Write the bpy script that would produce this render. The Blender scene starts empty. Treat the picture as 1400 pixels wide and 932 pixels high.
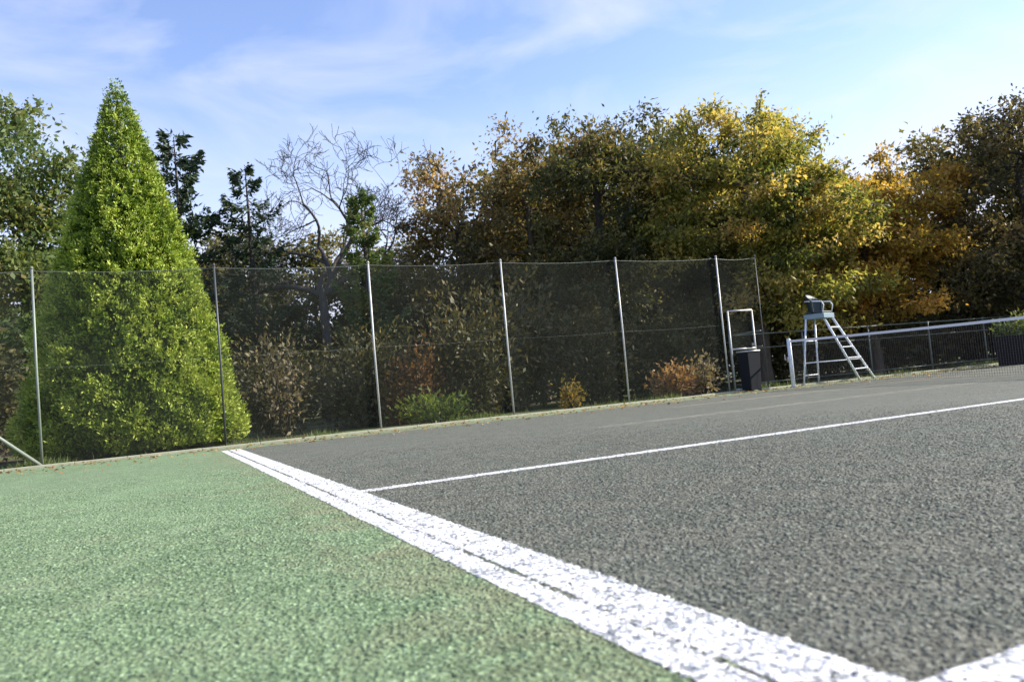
import bpy, math, random
import numpy as np
from mathutils import Vector, Matrix

S = bpy.context.scene
COL = S.collection
R = math.radians

# ------------------------------------------------------------ camera, sky, sun
F_PX, PITCH, ROLL, CAM_H = 1079.0, 0.058, 0.0903, 0.565      # focal length in pixels of a 1400 px wide frame
fwd = Vector((0, math.cos(PITCH), math.sin(PITCH)))
r0 = Vector((1, 0, 0)); u0 = Vector((0, -math.sin(PITCH), math.cos(PITCH)))
cup = u0 * math.cos(ROLL) + r0 * math.sin(ROLL)
crt = r0 * math.cos(ROLL) - u0 * math.sin(ROLL)
cam_d = bpy.data.cameras.new('camera')
cam = bpy.data.objects.new('camera', cam_d); COL.objects.link(cam)
M = Matrix((crt, cup, -fwd)).transposed().to_4x4(); M.translation = (0, 0, CAM_H)
cam.matrix_world = M
cam_d.sensor_width = 36; cam_d.lens = F_PX / 1400 * 36
cam_d.clip_start = 0.05; cam_d.clip_end = 3000
cam_d.dof.use_dof = True; cam_d.dof.focus_distance = 9.0; cam_d.dof.aperture_fstop = 3.2
S.camera = cam

SUN_AZ, SUN_EL = R(81), R(30)
w = bpy.data.worlds.new('World'); S.world = w; w.use_nodes = True
nt = w.node_tree; nt.nodes.clear()
def N(t, kind, **kw):
    n = t.nodes.new(kind)
    for k, v in kw.items(): setattr(n, k, v)
    return n
sky = N(nt, 'ShaderNodeTexSky', sky_type='NISHITA', sun_disc=False)
sky.sun_elevation = SUN_EL; sky.sun_rotation = SUN_AZ
sky.air_density = 1.0; sky.dust_density = 0.35; sky.ozone_density = 3.0
tc = N(nt, 'ShaderNodeTexCoord')
mp = N(nt, 'ShaderNodeMapping'); mp.inputs['Scale'].default_value = (1.0, 1.0, 2.6); mp.inputs['Rotation'].default_value = (R(8), R(35), R(20)); mp.inputs['Location'].default_value = (.35, .1, .2)
nz = N(nt, 'ShaderNodeTexNoise'); nz.inputs['Scale'].default_value = 3.4; nz.inputs['Detail'].default_value = 7; nz.inputs['Roughness'].default_value = .52; nz.inputs['Distortion'].default_value = .7
rp = N(nt, 'ShaderNodeValToRGB'); rp.color_ramp.elements[0].position = .45; rp.color_ramp.elements[0].color = (.0, .0, .0, 1)
rp.color_ramp.elements[1].position = .70; rp.color_ramp.elements[1].color = (.55, .55, .55, 1)
sep = N(nt, 'ShaderNodeSeparateXYZ')
lowr = N(nt, 'ShaderNodeMapRange'); lowr.inputs[1].default_value = .36; lowr.inputs[2].default_value = .10; lowr.inputs[3].default_value = 0; lowr.inputs[4].default_value = .9
add = N(nt, 'ShaderNodeMath', operation='ADD', use_clamp=True)
mix = N(nt, 'ShaderNodeMixRGB'); mix.inputs[2].default_value = (3.2, 3.35, 4.1, 1)
bg = N(nt, 'ShaderNodeBackground'); bg.inputs['Strength'].default_value = 0.11
out = N(nt, 'ShaderNodeOutputWorld')
L = nt.links.new
L(tc.outputs['Generated'], mp.inputs[0]); L(mp.outputs[0], nz.inputs[0]); L(nz.outputs[0], rp.inputs[0])
L(tc.outputs['Generated'], sep.inputs[0]); L(sep.outputs['Z'], lowr.inputs[0])
L(rp.outputs[0], add.inputs[0]); L(lowr.outputs[0], add.inputs[1]); L(add.outputs[0], mix.inputs[0])
air = N(nt, 'ShaderNodeMixRGB', blend_type='MULTIPLY'); air.inputs[0].default_value = 1; air.inputs[2].default_value = (1.10, .955, 1.0, 1)
L(sky.outputs[0], air.inputs[1]); L(air.outputs[0], mix.inputs[1]); L(mix.outputs[0], bg.inputs[0]); L(bg.outputs[0], out.inputs[0])

sd = bpy.data.lights.new('sun', 'SUN'); sd.energy = 3.6; sd.angle = R(.53); sd.color = (1, .93, .80)
sun = bpy.data.objects.new('sun', sd); COL.objects.link(sun)
sv = Vector((math.sin(SUN_AZ) * math.cos(SUN_EL), math.cos(SUN_AZ) * math.cos(SUN_EL), math.sin(SUN_EL)))
sun.rotation_euler = sv.to_track_quat('Z', 'Y').to_euler(); sun.location = (20, 0, 30)

S.view_settings.view_transform = 'Standard'; S.view_settings.look = 'None'
S.view_settings.exposure = 1.45; S.view_settings.gamma = 1; S.view_settings.use_curve_mapping = False
S.render.engine = 'CYCLES'
S.cycles.max_bounces = 8; S.cycles.transparent_max_bounces = 16; S.cycles.transmission_bounces = 4
S.cycles.use_denoising = True

# ------------------------------------------------------------ places on the court
# court frame: u runs along the side fence (to the right and away), v runs along the baseline (to the left and away)
U = Vector((.90915, .41647, 0)); V = Vector((-.41647, .90915, 0)); T0 = Vector((-1.0594, 5.0654, 0))
ANG = math.atan2(U.y, U.x)
def W(u, v, z=0.0): return T0 + U * u + V * v + Vector((0, 0, z))

# ------------------------------------------------------------ materials
def mat(name):
    m = bpy.data.materials.new(name); m.use_nodes = True
    t = m.node_tree; t.nodes.clear()
    return m, t, N(t, 'ShaderNodeOutputMaterial')
def ramp(t, stops, inp=None, interp='LINEAR'):
    r = N(t, 'ShaderNodeValToRGB'); e = r.color_ramp.elements; r.color_ramp.interpolation = interp
    while len(e) < len(stops): e.new(.5)
    for k, (p, c) in enumerate(stops): e[k].position = p; e[k].color = (*c, 1)
    if inp is not None: t.links.new(inp, r.inputs[0])
    return r
def noise(t, vec, scale, detail=4, rough=.55, dist=0):
    n = N(t, 'ShaderNodeTexNoise'); n.inputs['Scale'].default_value = scale; n.inputs['Detail'].default_value = detail
    n.inputs['Roughness'].default_value = rough; n.inputs['Distortion'].default_value = dist
    t.links.new(vec, n.inputs[0]); return n
def mixc(t, f, a, b, typ='MIX'):
    m = N(t, 'ShaderNodeMixRGB', blend_type=typ)
    for i, x in enumerate((f, a, b)):
        if isinstance(x, (int, float)): m.inputs[i].default_value = x
        elif isinstance(x, tuple): m.inputs[i].default_value = (*x, 1)
        else: t.links.new(x, m.inputs[i])
    return m

def paint_mat(name, col, rough=.5, metal=0.0, wear=.25, wcol=(.12, .1, .08)):
    m, t, o = mat(name); b = N(t, 'ShaderNodeBsdfPrincipled'); c = N(t, 'ShaderNodeTexCoord')
    n = noise(t, c.outputs['Object'], 9, 5, .65); n2 = noise(t, c.outputs['Object'], 60, 3)
    r = ramp(t, [(.45, (0, 0, 0)), (.78, (wear,) * 3)], n.outputs[0])
    mm = mixc(t, r.outputs[0], col, wcol); mv = mixc(t, .18, mm.outputs[0], n2.outputs[0], 'OVERLAY')
    t.links.new(mv.outputs[0], b.inputs['Base Color'])
    b.inputs['Roughness'].default_value = rough; b.inputs['Metallic'].default_value = metal
    t.links.new(b.outputs[0], o.inputs[0]); return m

def macadam(name, main, dark, light, patch, patch2, stain=None):
    """porous coated macadam: stones under worn paint, dirt and moss in broad patches"""
    m, t, o = mat(name); b = N(t, 'ShaderNodeBsdfPrincipled'); g = N(t, 'ShaderNodeNewGeometry'); P = g.outputs['Position']
    warp = noise(t, P, 30, 2); vadd = N(t, 'ShaderNodeVectorMath', operation='MULTIPLY_ADD')
    t.links.new(warp.outputs['Color'], vadd.inputs[0]); vadd.inputs[1].default_value = (.03, .03, .0); t.links.new(P, vadd.inputs[2])
    v1 = N(t, 'ShaderNodeTexVoronoi', feature='SMOOTH_F1'); v1.inputs['Scale'].default_value = 55; v1.inputs['Smoothness'].default_value = .6; t.links.new(vadd.outputs[0], v1.inputs[0])
    v2 = noise(t, P, 95, 3, .6, .6)
    grain = noise(t, P, 260, 2)
    big = noise(t, P, .55, 5, .6, .4); mid = noise(t, P, 3.2, 5, .6, .3); mid2 = noise(t, P, 11, 4, .6)
    # stone height
    h1 = N(t, 'ShaderNodeMath', operation='MULTIPLY_ADD'); t.links.new(v1.outputs['Distance'], h1.inputs[0]); h1.inputs[1].default_value = -1.1; t.links.new(v2.outputs[0], h1.inputs[2])
    cr = ramp(t, [(.0, dark), (.20, main), (.34, light), (.5, light)], h1.outputs[0])
    sp = ramp(t, [(.30, (.72,) * 3), (.5, (1,) * 3), (.72, (1.22,) * 3)], grain.outputs[0])
    c0 = mixc(t, 1.0, cr.outputs[0], sp.outputs[0], 'MULTIPLY')
    ta = N(t, 'ShaderNodeAttribute', attribute_name='stone'); tr_ = N(t, 'ShaderNodeMath', operation='ADD'); t.links.new(ta.outputs['Fac'], tr_.inputs[0]); tr_.inputs[1].default_value = 1.0
    c0 = mixc(t, 1.0, c0.outputs[0], tr_.outputs[0], 'MULTIPLY')
    f1 = ramp(t, [(.42, (0, 0, 0)), (.66, (.75,) * 3)], mid.outputs[0]); c1 = mixc(t, f1.outputs[0], c0.outputs[0], mixc(t, .45, c0.outputs[0], patch).outputs[0])
    f2 = ramp(t, [(.48, (0, 0, 0)), (.70, (.8,) * 3)], big.outputs[0]); c2 = mixc(t, f2.outputs[0], c1.outputs[0], mixc(t, .5, c1.outputs[0], patch2).outputs[0])
    if stain:                                     # soil and dead moss washed up against the outside of the double line
        du = N(t, 'ShaderNodeVectorMath', operation='DOT_PRODUCT'); t.links.new(P, du.inputs[0]); du.inputs[1].default_value = tuple(U)
        mr = N(t, 'ShaderNodeMapRange'); t.links.new(du.outputs['Value'], mr.inputs[0]); u0_ = T0.dot(U)
        mr.inputs[1].default_value = u0_ - .85; mr.inputs[2].default_value = u0_ - .26; mr.inputs[3].default_value = -.10; mr.inputs[4].default_value = .16
        nn = noise(t, P, 2.1, 6, .65, .5); ad = N(t, 'ShaderNodeMath', operation='ADD'); t.links.new(nn.outputs[0], ad.inputs[0]); t.links.new(mr.outputs[0], ad.inputs[1])
        fs = ramp(t, [(.50, (0, 0, 0)), (.72, (.8,) * 3)], ad.outputs[0]); c2 = mixc(t, fs.outputs[0], c2.outputs[0], mixc(t, .62, c2.outputs[0], stain).outputs[0])
    f3 = ramp(t, [(.3, (.80,) * 3), (.7, (1.12,) * 3)], mid2.outputs[0]); c3 = mixc(t, 1.0, c2.outputs[0], f3.outputs[0], 'MULTIPLY')
    t.links.new(c3.outputs[0], b.inputs['Base Color']); b.inputs['Roughness'].default_value = .82; b.inputs['Specular IOR Level'].default_value = .35
    bp = N(t, 'ShaderNodeBump'); bp.inputs['Strength'].default_value = .75; bp.inputs['Distance'].default_value = .008
    t.links.new(h1.outputs[0], bp.inputs['Height']); t.links.new(bp.outputs[0], b.inputs['Normal'])
    t.links.new(b.outputs[0], o.inputs[0]); return m

def line_mat(name, cover=.62, col=(.78, .78, .78)):
    """white line paint on the stones, chipped where the stones show"""
    m, t, o = mat(name); b = N(t, 'ShaderNodeBsdfPrincipled'); g = N(t, 'ShaderNodeNewGeometry'); P = g.outputs['Position']
    v = N(t, 'ShaderNodeTexVoronoi', feature='SMOOTH_F1'); v.inputs['Scale'].default_value = 62; t.links.new(P, v.inputs[0])
    n2 = noise(t, P, 95, 3, .6, .6)
    h = N(t, 'ShaderNodeMath', operation='MULTIPLY_ADD'); t.links.new(v.outputs['Distance'], h.inputs[0]); h.inputs[1].default_value = -1.1; t.links.new(n2.outputs[0], h.inputs[2])
    wn = noise(t, P, 7, 5, .7)
    a = N(t, 'ShaderNodeMath', operation='ADD'); t.links.new(h.outputs[0], a.inputs[0]); t.links.new(wn.outputs[0], a.inputs[1])
    chip = ramp(t, [(cover - .22, (.30, .31, .31)), (cover - .08, col)], a.outputs[0])
    dirt = noise(t, P, 26, 4, .65); d = ramp(t, [(.38, (.60, .63, .70)), (.56, (1, 1, 1))], dirt.outputs[0])
    c = mixc(t, 1.0, chip.outputs[0], d.outputs[0], 'MULTIPLY')
    t.links.new(c.outputs[0], b.inputs['Base Color']); b.inputs['Roughness'].default_value = .75; b.inputs['Specular IOR Level'].default_value = .2
    bp = N(t, 'ShaderNodeBump'); bp.inputs['Strength'].default_value = .5; bp.inputs['Distance'].default_value = .005
    t.links.new(h.outputs[0], bp.inputs['Height']); t.links.new(bp.outputs[0], b.inputs['Normal'])
    t.links.new(b.outputs[0], o.inputs[0]); return m

def old_line_mat(name, col, amt):
    """what is left of an old painted line: thin paint between bare stones"""
    m, t, o = mat(name); g = N(t, 'ShaderNodeNewGeometry'); P = g.outputs['Position']
    d = N(t, 'ShaderNodeBsdfDiffuse'); d.inputs[0].default_value = (*col, 1); tr = N(t, 'ShaderNodeBsdfTransparent'); x = N(t, 'ShaderNodeMixShader')
    n = noise(t, P, 5, 6, .75); r = ramp(t, [(.38, (0, 0, 0)), (.62, (amt,)*3)], n.outputs[0]); t.links.new(r.outputs[0], x.inputs[0])
    t.links.new(tr.outputs[0], x.inputs[1]); t.links.new(d.outputs[0], x.inputs[2]); t.links.new(x.outputs[0], o.inputs[0]); return m

def leaf_mat(name, stops, trans=.35, rough=.55, tmul=1.0):
    m, t, o = mat(name); a = N(t, 'ShaderNodeAttribute', attribute_name='tint')
    r = ramp(t, stops, a.outputs['Fac'])
    b = N(t, 'ShaderNodeBsdfPrincipled'); b.inputs['Roughness'].default_value = rough; b.inputs['Specular IOR Level'].default_value = .3
    t.links.new(r.outputs[0], b.inputs['Base Color'])
    tr = N(t, 'ShaderNodeBsdfTranslucent'); mm = mixc(t, 1.0, r.outputs[0], (1.5 * tmul, 1.45 * tmul, .8 * tmul), 'MULTIPLY'); t.links.new(mm.outputs[0], tr.inputs[0])
    x = N(t, 'ShaderNodeMixShader'); x.inputs[0].default_value = trans
    t.links.new(b.outputs[0], x.inputs[1]); t.links.new(tr.outputs[0], x.inputs[2]); t.links.new(x.outputs[0], o.inputs[0]); return m

def bark_mat(name, c1, c2):
    m, t, o = mat(name); b = N(t, 'ShaderNodeBsdfPrincipled'); c = N(t, 'ShaderNodeTexCoord')
    mp = N(t, 'ShaderNodeMapping'); mp.inputs['Scale'].default_value = (9, 9, 1.6); t.links.new(c.outputs['Object'], mp.inputs[0])
    n = noise(t, mp.outputs[0], 2.2, 6, .7); r = ramp(t, [(.3, c1), (.7, c2)], n.outputs[0])
    t.links.new(r.outputs[0], b.inputs['Base Color']); b.inputs['Roughness'].default_value = .9
    bp = N(t, 'ShaderNodeBump'); bp.inputs['Distance'].default_value = .02; t.links.new(n.outputs[0], bp.inputs['Height']); t.links.new(bp.outputs[0], b.inputs['Normal'])
    t.links.new(b.outputs[0], o.inputs[0]); return m

def net_mat(name, col, cover, scale=24):
    """close woven windbreak mesh: threads finer than a pixel from the court, with sagging seams"""
    m, t, o = mat(name); c = N(t, 'ShaderNodeTexCoord'); P = c.outputs['Object']
    d = N(t, 'ShaderNodeBsdfDiffuse'); d.inputs[0].default_value = (*col, 1)
    tr = N(t, 'ShaderNodeBsdfTransparent'); x = N(t, 'ShaderNodeMixShader')
    n = noise(t, P, 1.3, 3, .5, .5); mr = N(t, 'ShaderNodeMapRange'); mr.inputs[1].default_value = .3; mr.inputs[2].default_value = .7
    mr.inputs[3].default_value = cover - .06; mr.inputs[4].default_value = cover + .06
    t.links.new(n.outputs[0], mr.inputs[0]); t.links.new(mr.outputs[0], x.inputs[0])
    t.links.new(tr.outputs[0], x.inputs[1]); t.links.new(d.outputs[0], x.inputs[2]); t.links.new(x.outputs[0], o.inputs[0]); return m

MT = {}
MT['green'] = macadam('green_macadam', (.225, .335, .180), (.12, .18, .09), (.32, .43, .26), (.27, .32, .19), (.22, .34, .18), (.22, .20, .12))
MT['grey'] = macadam('grey_macadam', (.170, .182, .146), (.085, .092, .073), (.24, .25, .21), (.185, .168, .13), (.135, .155, .125))
MT['line'] = line_mat('line_paint', .56, (.80, .79, .77))
MT['oldline'] = old_line_mat('old_line_paint', (.42, .40, .33), .45)
MT['galv'] = paint_mat('galvanised_steel', (.46, .47, .46), .5, .3, .4, (.25, .22, .18))
MT['greenpost'] = paint_mat('green_grey_post', (.20, .23, .20), .5, .1, .4)
MT['darkpost'] = paint_mat('dark_post', (.05, .06, .065), .5, .1, .3)
MT['white'] = paint_mat('white_paint', (.72, .76, .82), .4, 0, .25, (.3, .25, .2))
MT['bluegrey'] = paint_mat('blue_grey_paint', (.20, .28, .33), .45, 0, .2)
MT['seat'] = paint_mat('dark_green_plastic', (.018, .035, .036), .5, 0, .2, (.04, .05, .05))
MT['navy'] = paint_mat('navy_plastic', (.004, .006, .010), .95, 0, .3, (.010, .012, .014))
MT['tub'] = paint_mat('dark_planter', (.007, .006, .010), .95, 0, .3, (.012, .012, .012))
MT['cord'] = paint_mat('net_cord', (.02, .022, .025), .7, 0, .1)
MT['tape'] = paint_mat('white_tape', (.72, .72, .74), .7, 0, .15, (.4, .4, .38))
MT['kerb'] = paint_mat('kerb_stone', (.40, .40, .28), .8, 0, .5, (.20, .21, .10))
MT['net'] = net_mat('windbreak_mesh', (.052, .056, .046), .23)
MT['bark'] = bark_mat('brown_bark', (.05, .04, .03), (.13, .105, .08))
MT['barkgrey'] = bark_mat('grey_bark', (.035, .032, .03), (.095, .088, .08))
MT['barkdark'] = bark_mat('dark_bark', (.022, .02, .017), (.06, .05, .04))
MT['conelf'] = leaf_mat('cone_foliage', [(0, (.035, .065, .012)), (.35, (.15, .23, .025)), (.7, (.29, .39, .045)), (1, (.46, .52, .10))], .15)
MT['darkcon'] = leaf_mat('dark_needles', [(0, (.018, .032, .018)), (.6, (.035, .06, .028)), (1, (.07, .10, .04))], .15)
MT['olive'] = leaf_mat('olive_leaves', [(0, (.06, .10, .035)), (.5, (.11, .16, .05)), (.85, (.19, .20, .06)), (1, (.28, .24, .07))])
MT['orange'] = leaf_mat('orange_leaves', [(0, (.06, .062, .026)), (.4, (.16, .135, .05)), (.75, (.30, .215, .08)), (1, (.44, .29, .13))])
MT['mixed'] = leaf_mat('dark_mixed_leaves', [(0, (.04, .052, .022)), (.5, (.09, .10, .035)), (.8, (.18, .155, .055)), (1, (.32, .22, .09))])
MT['yellow'] = leaf_mat('yellow_leaves', [(0, (.035, .055, .018)), (.35, (.13, .155, .035)), (.7, (.33, .30, .075)), (1, (.52, .38, .13))], .5)
MT['orangeyel'] = leaf_mat('orange_yellow_leaves', [(0, (.07, .08, .02)), (.35, (.21, .16, .035)), (.7, (.42, .28, .06)), (1, (.55, .32, .08))], .5)
MT['brown'] = leaf_mat('brown_green_leaves', [(0, (.04, .045, .022)), (.5, (.095, .085, .035)), (.85, (.18, .14, .055)), (1, (.19, .14, .08))], .3)  # brown-olive leaves, darkened in colour to stand in for shade on the crown
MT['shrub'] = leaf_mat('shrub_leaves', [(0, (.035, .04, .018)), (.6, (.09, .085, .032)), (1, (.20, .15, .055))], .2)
MT['bright'] = leaf_mat('bright_shrub_leaves', [(0, (.06, .12, .02)), (.6, (.16, .22, .04)), (1, (.30, .32, .06))], .35)
MT['rust'] = leaf_mat('rust_leaves', [(0, (.12, .065, .03)), (.6, (.27, .15, .06)), (1, (.48, .30, .14))], .3)
MT['beige'] = leaf_mat('faded_leaves', [(0, (.12, .10, .06)), (.6, (.26, .21, .13)), (1, (.42, .36, .24))], .3)
def soil():
    m, t, o = mat('soil_and_litter'); b = N(t, 'ShaderNodeBsdfPrincipled'); g = N(t, 'ShaderNodeNewGeometry'); P = g.outputs['Position']
    n = noise(t, P, 14, 6, .7); r = ramp(t, [(.3, (.025, .022, .014)), (.5, (.06, .05, .03)), (.62, (.11, .075, .035)), (.75, (.19, .12, .05))], n.outputs[0])
    n2 = noise(t, P, .35, 4, .5); g2 = noise(t, P, 40, 4, .7); gr = ramp(t, [(.3, (.05, .08, .02)), (.7, (.14, .18, .04))], g2.outputs[0])
    f = ramp(t, [(.45, (0, 0, 0)), (.55, (1, 1, 1))], n2.outputs[0])
    c = mixc(t, f.outputs[0], r.outputs[0], gr.outputs[0]); t.links.new(c.outputs[0], b.inputs['Base Color']); b.inputs['Roughness'].default_value = .95
    bp = N(t, 'ShaderNodeBump'); bp.inputs['Distance'].default_value = .04; t.links.new(n.outputs[0], bp.inputs['Height']); t.links.new(bp.outputs[0], b.inputs['Normal'])
    t.links.new(b.outputs[0], o.inputs[0]); return m
MT['soil'] = soil()

# ------------------------------------------------------------ mesh helpers
class MB:
    def __init__(s): s.v = []; s.f = []
    def box(s, c, sx, sy, sz, ax=None, ay=None, az=None):
        ax = ax or Vector((1, 0, 0)); ay = ay or Vector((0, 1, 0)); az = az or Vector((0, 0, 1)); n = len(s.v); c = Vector(c)
        for k in (-.5, .5):
            for a, b in ((-.5, -.5), (.5, -.5), (.5, .5), (-.5, .5)): s.v.append(c + ax * (a * sx) + ay * (b * sy) + az * (k * sz))
        s.f += [(n, n+3, n+2, n+1), (n+4, n+5, n+6, n+7)] + [(n+i, n+(i+1) % 4, n+4+(i+1) % 4, n+4+i) for i in range(4)]
    def tube(s, pts, r, k=8, caps=True):
        pts = [Vector(p) for p in pts]; n0 = len(s.v); rr = r if isinstance(r, (list, tuple)) else [r] * len(pts); prev = None
        for i, p in enumerate(pts):
            d = (pts[min(i+1, len(pts)-1)] - pts[max(i-1, 0)]).normalized()
            if prev is None: a = d.orthogonal().normalized()
            else: a = (prev - d * prev.dot(d)).normalized()
            prev = a; b = d.cross(a)
            for j in range(k):
                t = 2 * math.pi * j / k; s.v.append(p + (a * math.cos(t) + b * math.sin(t)) * rr[i])
        for i in range(len(pts) - 1):
            for j in range(k): s.f.append((n0+i*k+j, n0+i*k+(j+1) % k, n0+(i+1)*k+(j+1) % k, n0+(i+1)*k+j))
        if caps: s.f.append(tuple(n0 + j for j in reversed(range(k)))); s.f.append(tuple(n0 + (len(pts)-1)*k + j for j in range(k)))
    def build(s, name, m, parent=None, smooth=False, bevel=0):
        me = bpy.data.meshes.new(name); me.from_pydata([tuple(v) for v in s.v], [], s.f)
        if smooth: me.polygons.foreach_set('use_smooth', [True] * len(me.polygons))
        me.materials.append(m); o = bpy.data.objects.new(name, me); COL.objects.link(o)
        if bevel:
            b = o.modifiers.new('bevel', 'BEVEL'); b.width = bevel; b.segments = 2
        if parent is not None: place(o, parent)
        return o
def place(o, parent):
    """parent a mesh made in world coordinates to an Empty that has a location of its own"""
    o.parent = parent; o.matrix_parent_inverse = Matrix.Translation(parent.location).inverted()
def tag(o, label=None, cat=None, group=None, kind=None):
    if label: o['label'] = label
    if cat: o['category'] = cat
    if group: o['group'] = group
    if kind: o['kind'] = kind
    return o
def empty(name, loc, *a, **k):
    o = bpy.data.objects.new(name, None); o.location = loc; o.empty_display_size = .2; COL.objects.link(o); tag(o, *a, **k); return o

# ------------------------------------------------------------ the ground
def sheet(name, poly, z, m, sub=None):
    mb = MB(); mb.v = [Vector((p[0], p[1], z)) for p in poly]; mb.f = [tuple(range(len(poly)))]
    return tag(mb.build(name, m), kind='structure')
sheet('ground', [(-1500, -1500), (1500, -1500), (1500, 1500), (-1500, 1500)], -.03, MT['soil'])
FV = 8.80                                  # the fence line
KV = FV - .20
def quad(u1, u2, v1, v2): return [W(u1, v1), W(u2, v1), W(u2, v2), W(u1, v2)]
sheet('green_surround', quad(-14, 60, -22, KV), 0.0, MT['green'])
# playing surface: one sheet lies on the green
sheet('court_surface', quad(-.21, 60, -22, 7.72), .0012, MT['grey'])

def strip(name, u1, v1, u2, v2, wd, m, z, rag=.006, seed=1, step=.03):
    """a painted line with slightly ragged edges"""
    rng = random.Random(seed); a = W(u1, v1); b = W(u2, v2); d = (b - a); Ln = d.length; d.normalize(); n = Vector((-d.y, d.x, 0))
    k = int(Ln / step); mb = MB(); e1 = e2 = 0
    for i in range(k + 1):
        p = a + d * (Ln * i / k); e1 = e1 * .55 + rng.gauss(0, rag); e2 = e2 * .55 + rng.gauss(0, rag)
        mb.v += [p + n * (wd/2 + e1) + Vector((0, 0, z)), p - n * (wd/2 + e2) + Vector((0, 0, z))]
        if i: q = 2*i; mb.f.append((q-2, q-1, q+1, q))
    o = mb.build(name, m); return tag(o, kind='structure')
strip('baseline_marking', -.083, -9, -.083, 7.7, .165, MT['line'], .0026, .002, 1)
strip('baseline_marking', -.2355, -9, -.2355, 7.68, .094, MT['line'], .0026, .003, 2)
strip('side_marking', .004, -.10, 30, .02, .13, MT['line'], .0026, .002, 3)
strip('centre_marking', .004, -4.14, .9, -4.14, .17, MT['line'], .0034, .002, 4)
strip('faded_marking', 1.62, -2.45, 3.2, -4.6, .08, MT['oldline'], .0020, .008, 5)
strip('faded_marking', 3.5, 3.05, 10.5, 2.95, .30, MT['oldline'], .0020, .03, 6)
strip('faded_marking', 6.5, 5.6, 24, 4.9, .35, MT['oldline'], .0020, .03, 7)
def to_uv(P): d = P - np.array(T0)[None]; return d @ np.array(U), d @ np.array(V)
def chippings():
    """the stones of the porous surface, standing up out of the sheet where one can tell them apart"""
    rg = np.random.default_rng(2); n = 470000
    d = np.sqrt(rg.uniform(.55**2, 9.5**2, n)); a = rg.uniform(R(-46), R(46), n); P = np.stack([np.sin(a)*d, np.cos(a)*d, np.zeros(n)], 1)
    keep = rg.uniform(size=n) < np.clip((9.5 - d)/6.5, 0, 1)**1.2*.98; P = P[keep]; u, v = to_uv(P); n = len(P)
    u = u + rg.normal(0, .0025, n)
    gap = (u > -.190 + .004*np.sin(v*5)) & (u < -.172 + .003*np.sin(v*7.3)) & (rg.uniform(size=n) < np.where(np.sin(v*4.1) + .6*np.sin(v*9.7 + 1) > .1, .72, .15)); P = P[~gap]; u = u[~gap]; v = v[~gap]; n = len(P)
    white = ((u > -.167) & (u < 0)) | ((u > -.281) & (u < -.185 + .004*np.sin(v*5))) | ((u > -.186) & (u < -.166) & (np.sin(v*4.1) + .6*np.sin(v*9.7 + 1) < .1)) | ((u > 0) & (v > -4.225) & (v < -4.055)) | ((u > 0) & (np.abs(v + .098) < .064))
    thin = white & (rg.uniform(size=n) < .10); white &= ~thin
    kind = np.where(white, 2, np.where(u > -.14, 1, 0))
    sz = rg.uniform(.0055, .0105, n); hh = sz*rg.uniform(.18, .48, n); hh = np.where(kind == 2, hh*.62, hh*.9); base_z = np.where(kind == 2, .0024, np.where(kind == 1, .001, -.0004))
    ro = rg.uniform(0, 2*np.pi, n); st = rg.uniform(.75, 1.5, n); vs = np.empty((n, 8, 3))
    for k in range(4):
        for ring, (f, zz) in enumerate(((1.0, 0.0), (.52, 1.0))):
            an = k*np.pi/2 + ring*.35 + rg.normal(0, .22, n); r = sz*f*rg.uniform(.75, 1.25, n); x = np.cos(an)*r*st; y = np.sin(an)*r
            vs[:, ring*4+k, 0] = P[:, 0] + x*np.cos(ro) - y*np.sin(ro); vs[:, ring*4+k, 1] = P[:, 1] + x*np.sin(ro) + y*np.cos(ro); vs[:, ring*4+k, 2] = base_z + hh*zz*(1 + .25*rg.normal(size=n)*ring)
    fi = np.array([[0, 1, 5, 4], [1, 2, 6, 5], [2, 3, 7, 6], [3, 0, 4, 7], [4, 5, 6, 7]])
    tn = rg.normal(0, .10, n)
    return vs, fi, kind, tn
def add_stones(o, vs, fi, tn):
    """append the stones to the sheet's own mesh"""
    me0 = o.data; v0 = np.array([tuple(q.co) for q in me0.vertices]); f0 = [tuple(p.vertices) for p in me0.polygons]; m = me0.materials[0]
    n = len(vs); nv0 = len(v0); co = np.vstack([v0, vs.reshape(-1, 3)]).astype(np.float32); idx = (np.arange(n)[:, None, None]*8 + fi[None] + nv0).reshape(-1)
    l0 = np.array([i for f in f0 for i in f], dtype=np.int64); tot0 = [len(f) for f in f0]; st0 = np.cumsum([0] + tot0)[:-1]
    me = bpy.data.meshes.new(o.name); me.vertices.add(len(co)); me.vertices.foreach_set('co', co.ravel())
    loops = np.concatenate([l0, idx]).astype(np.int32); me.loops.add(len(loops)); me.loops.foreach_set('vertex_index', loops)
    starts = np.concatenate([st0, len(l0) + np.arange(0, len(idx), 4)]).astype(np.int32); me.polygons.add(len(starts)); me.polygons.foreach_set('loop_start', starts); me.update(calc_edges=True)
    a = me.attributes.new('stone', 'FLOAT', 'FACE'); a.data.foreach_set('value', np.concatenate([np.zeros(len(f0)), np.repeat(tn, 5)]).astype(np.float32))
    me.materials.append(m); o.data = me
vs, fi, kd, tn = chippings()
gs = bpy.data.objects
add_stones(gs['green_surround'], vs[kd == 0], fi, tn[kd == 0]); add_stones(gs['court_surface'], vs[kd == 1], fi, tn[kd == 1]); add_stones(gs['baseline_marking'], vs[kd == 2], fi, tn[kd == 2])
# kerb between the court and the planted bank
mb = MB(); u = -14.0; rng = random.Random(3)
while u < 50:
    mb.box(W(u + .45, KV + .045, .004 + rng.uniform(-.004, .004)), 0.894, .07, .07, U, V); u += .9
tag(mb.build('kerb', MT['kerb'], bevel=.006), kind='structure')

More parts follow.
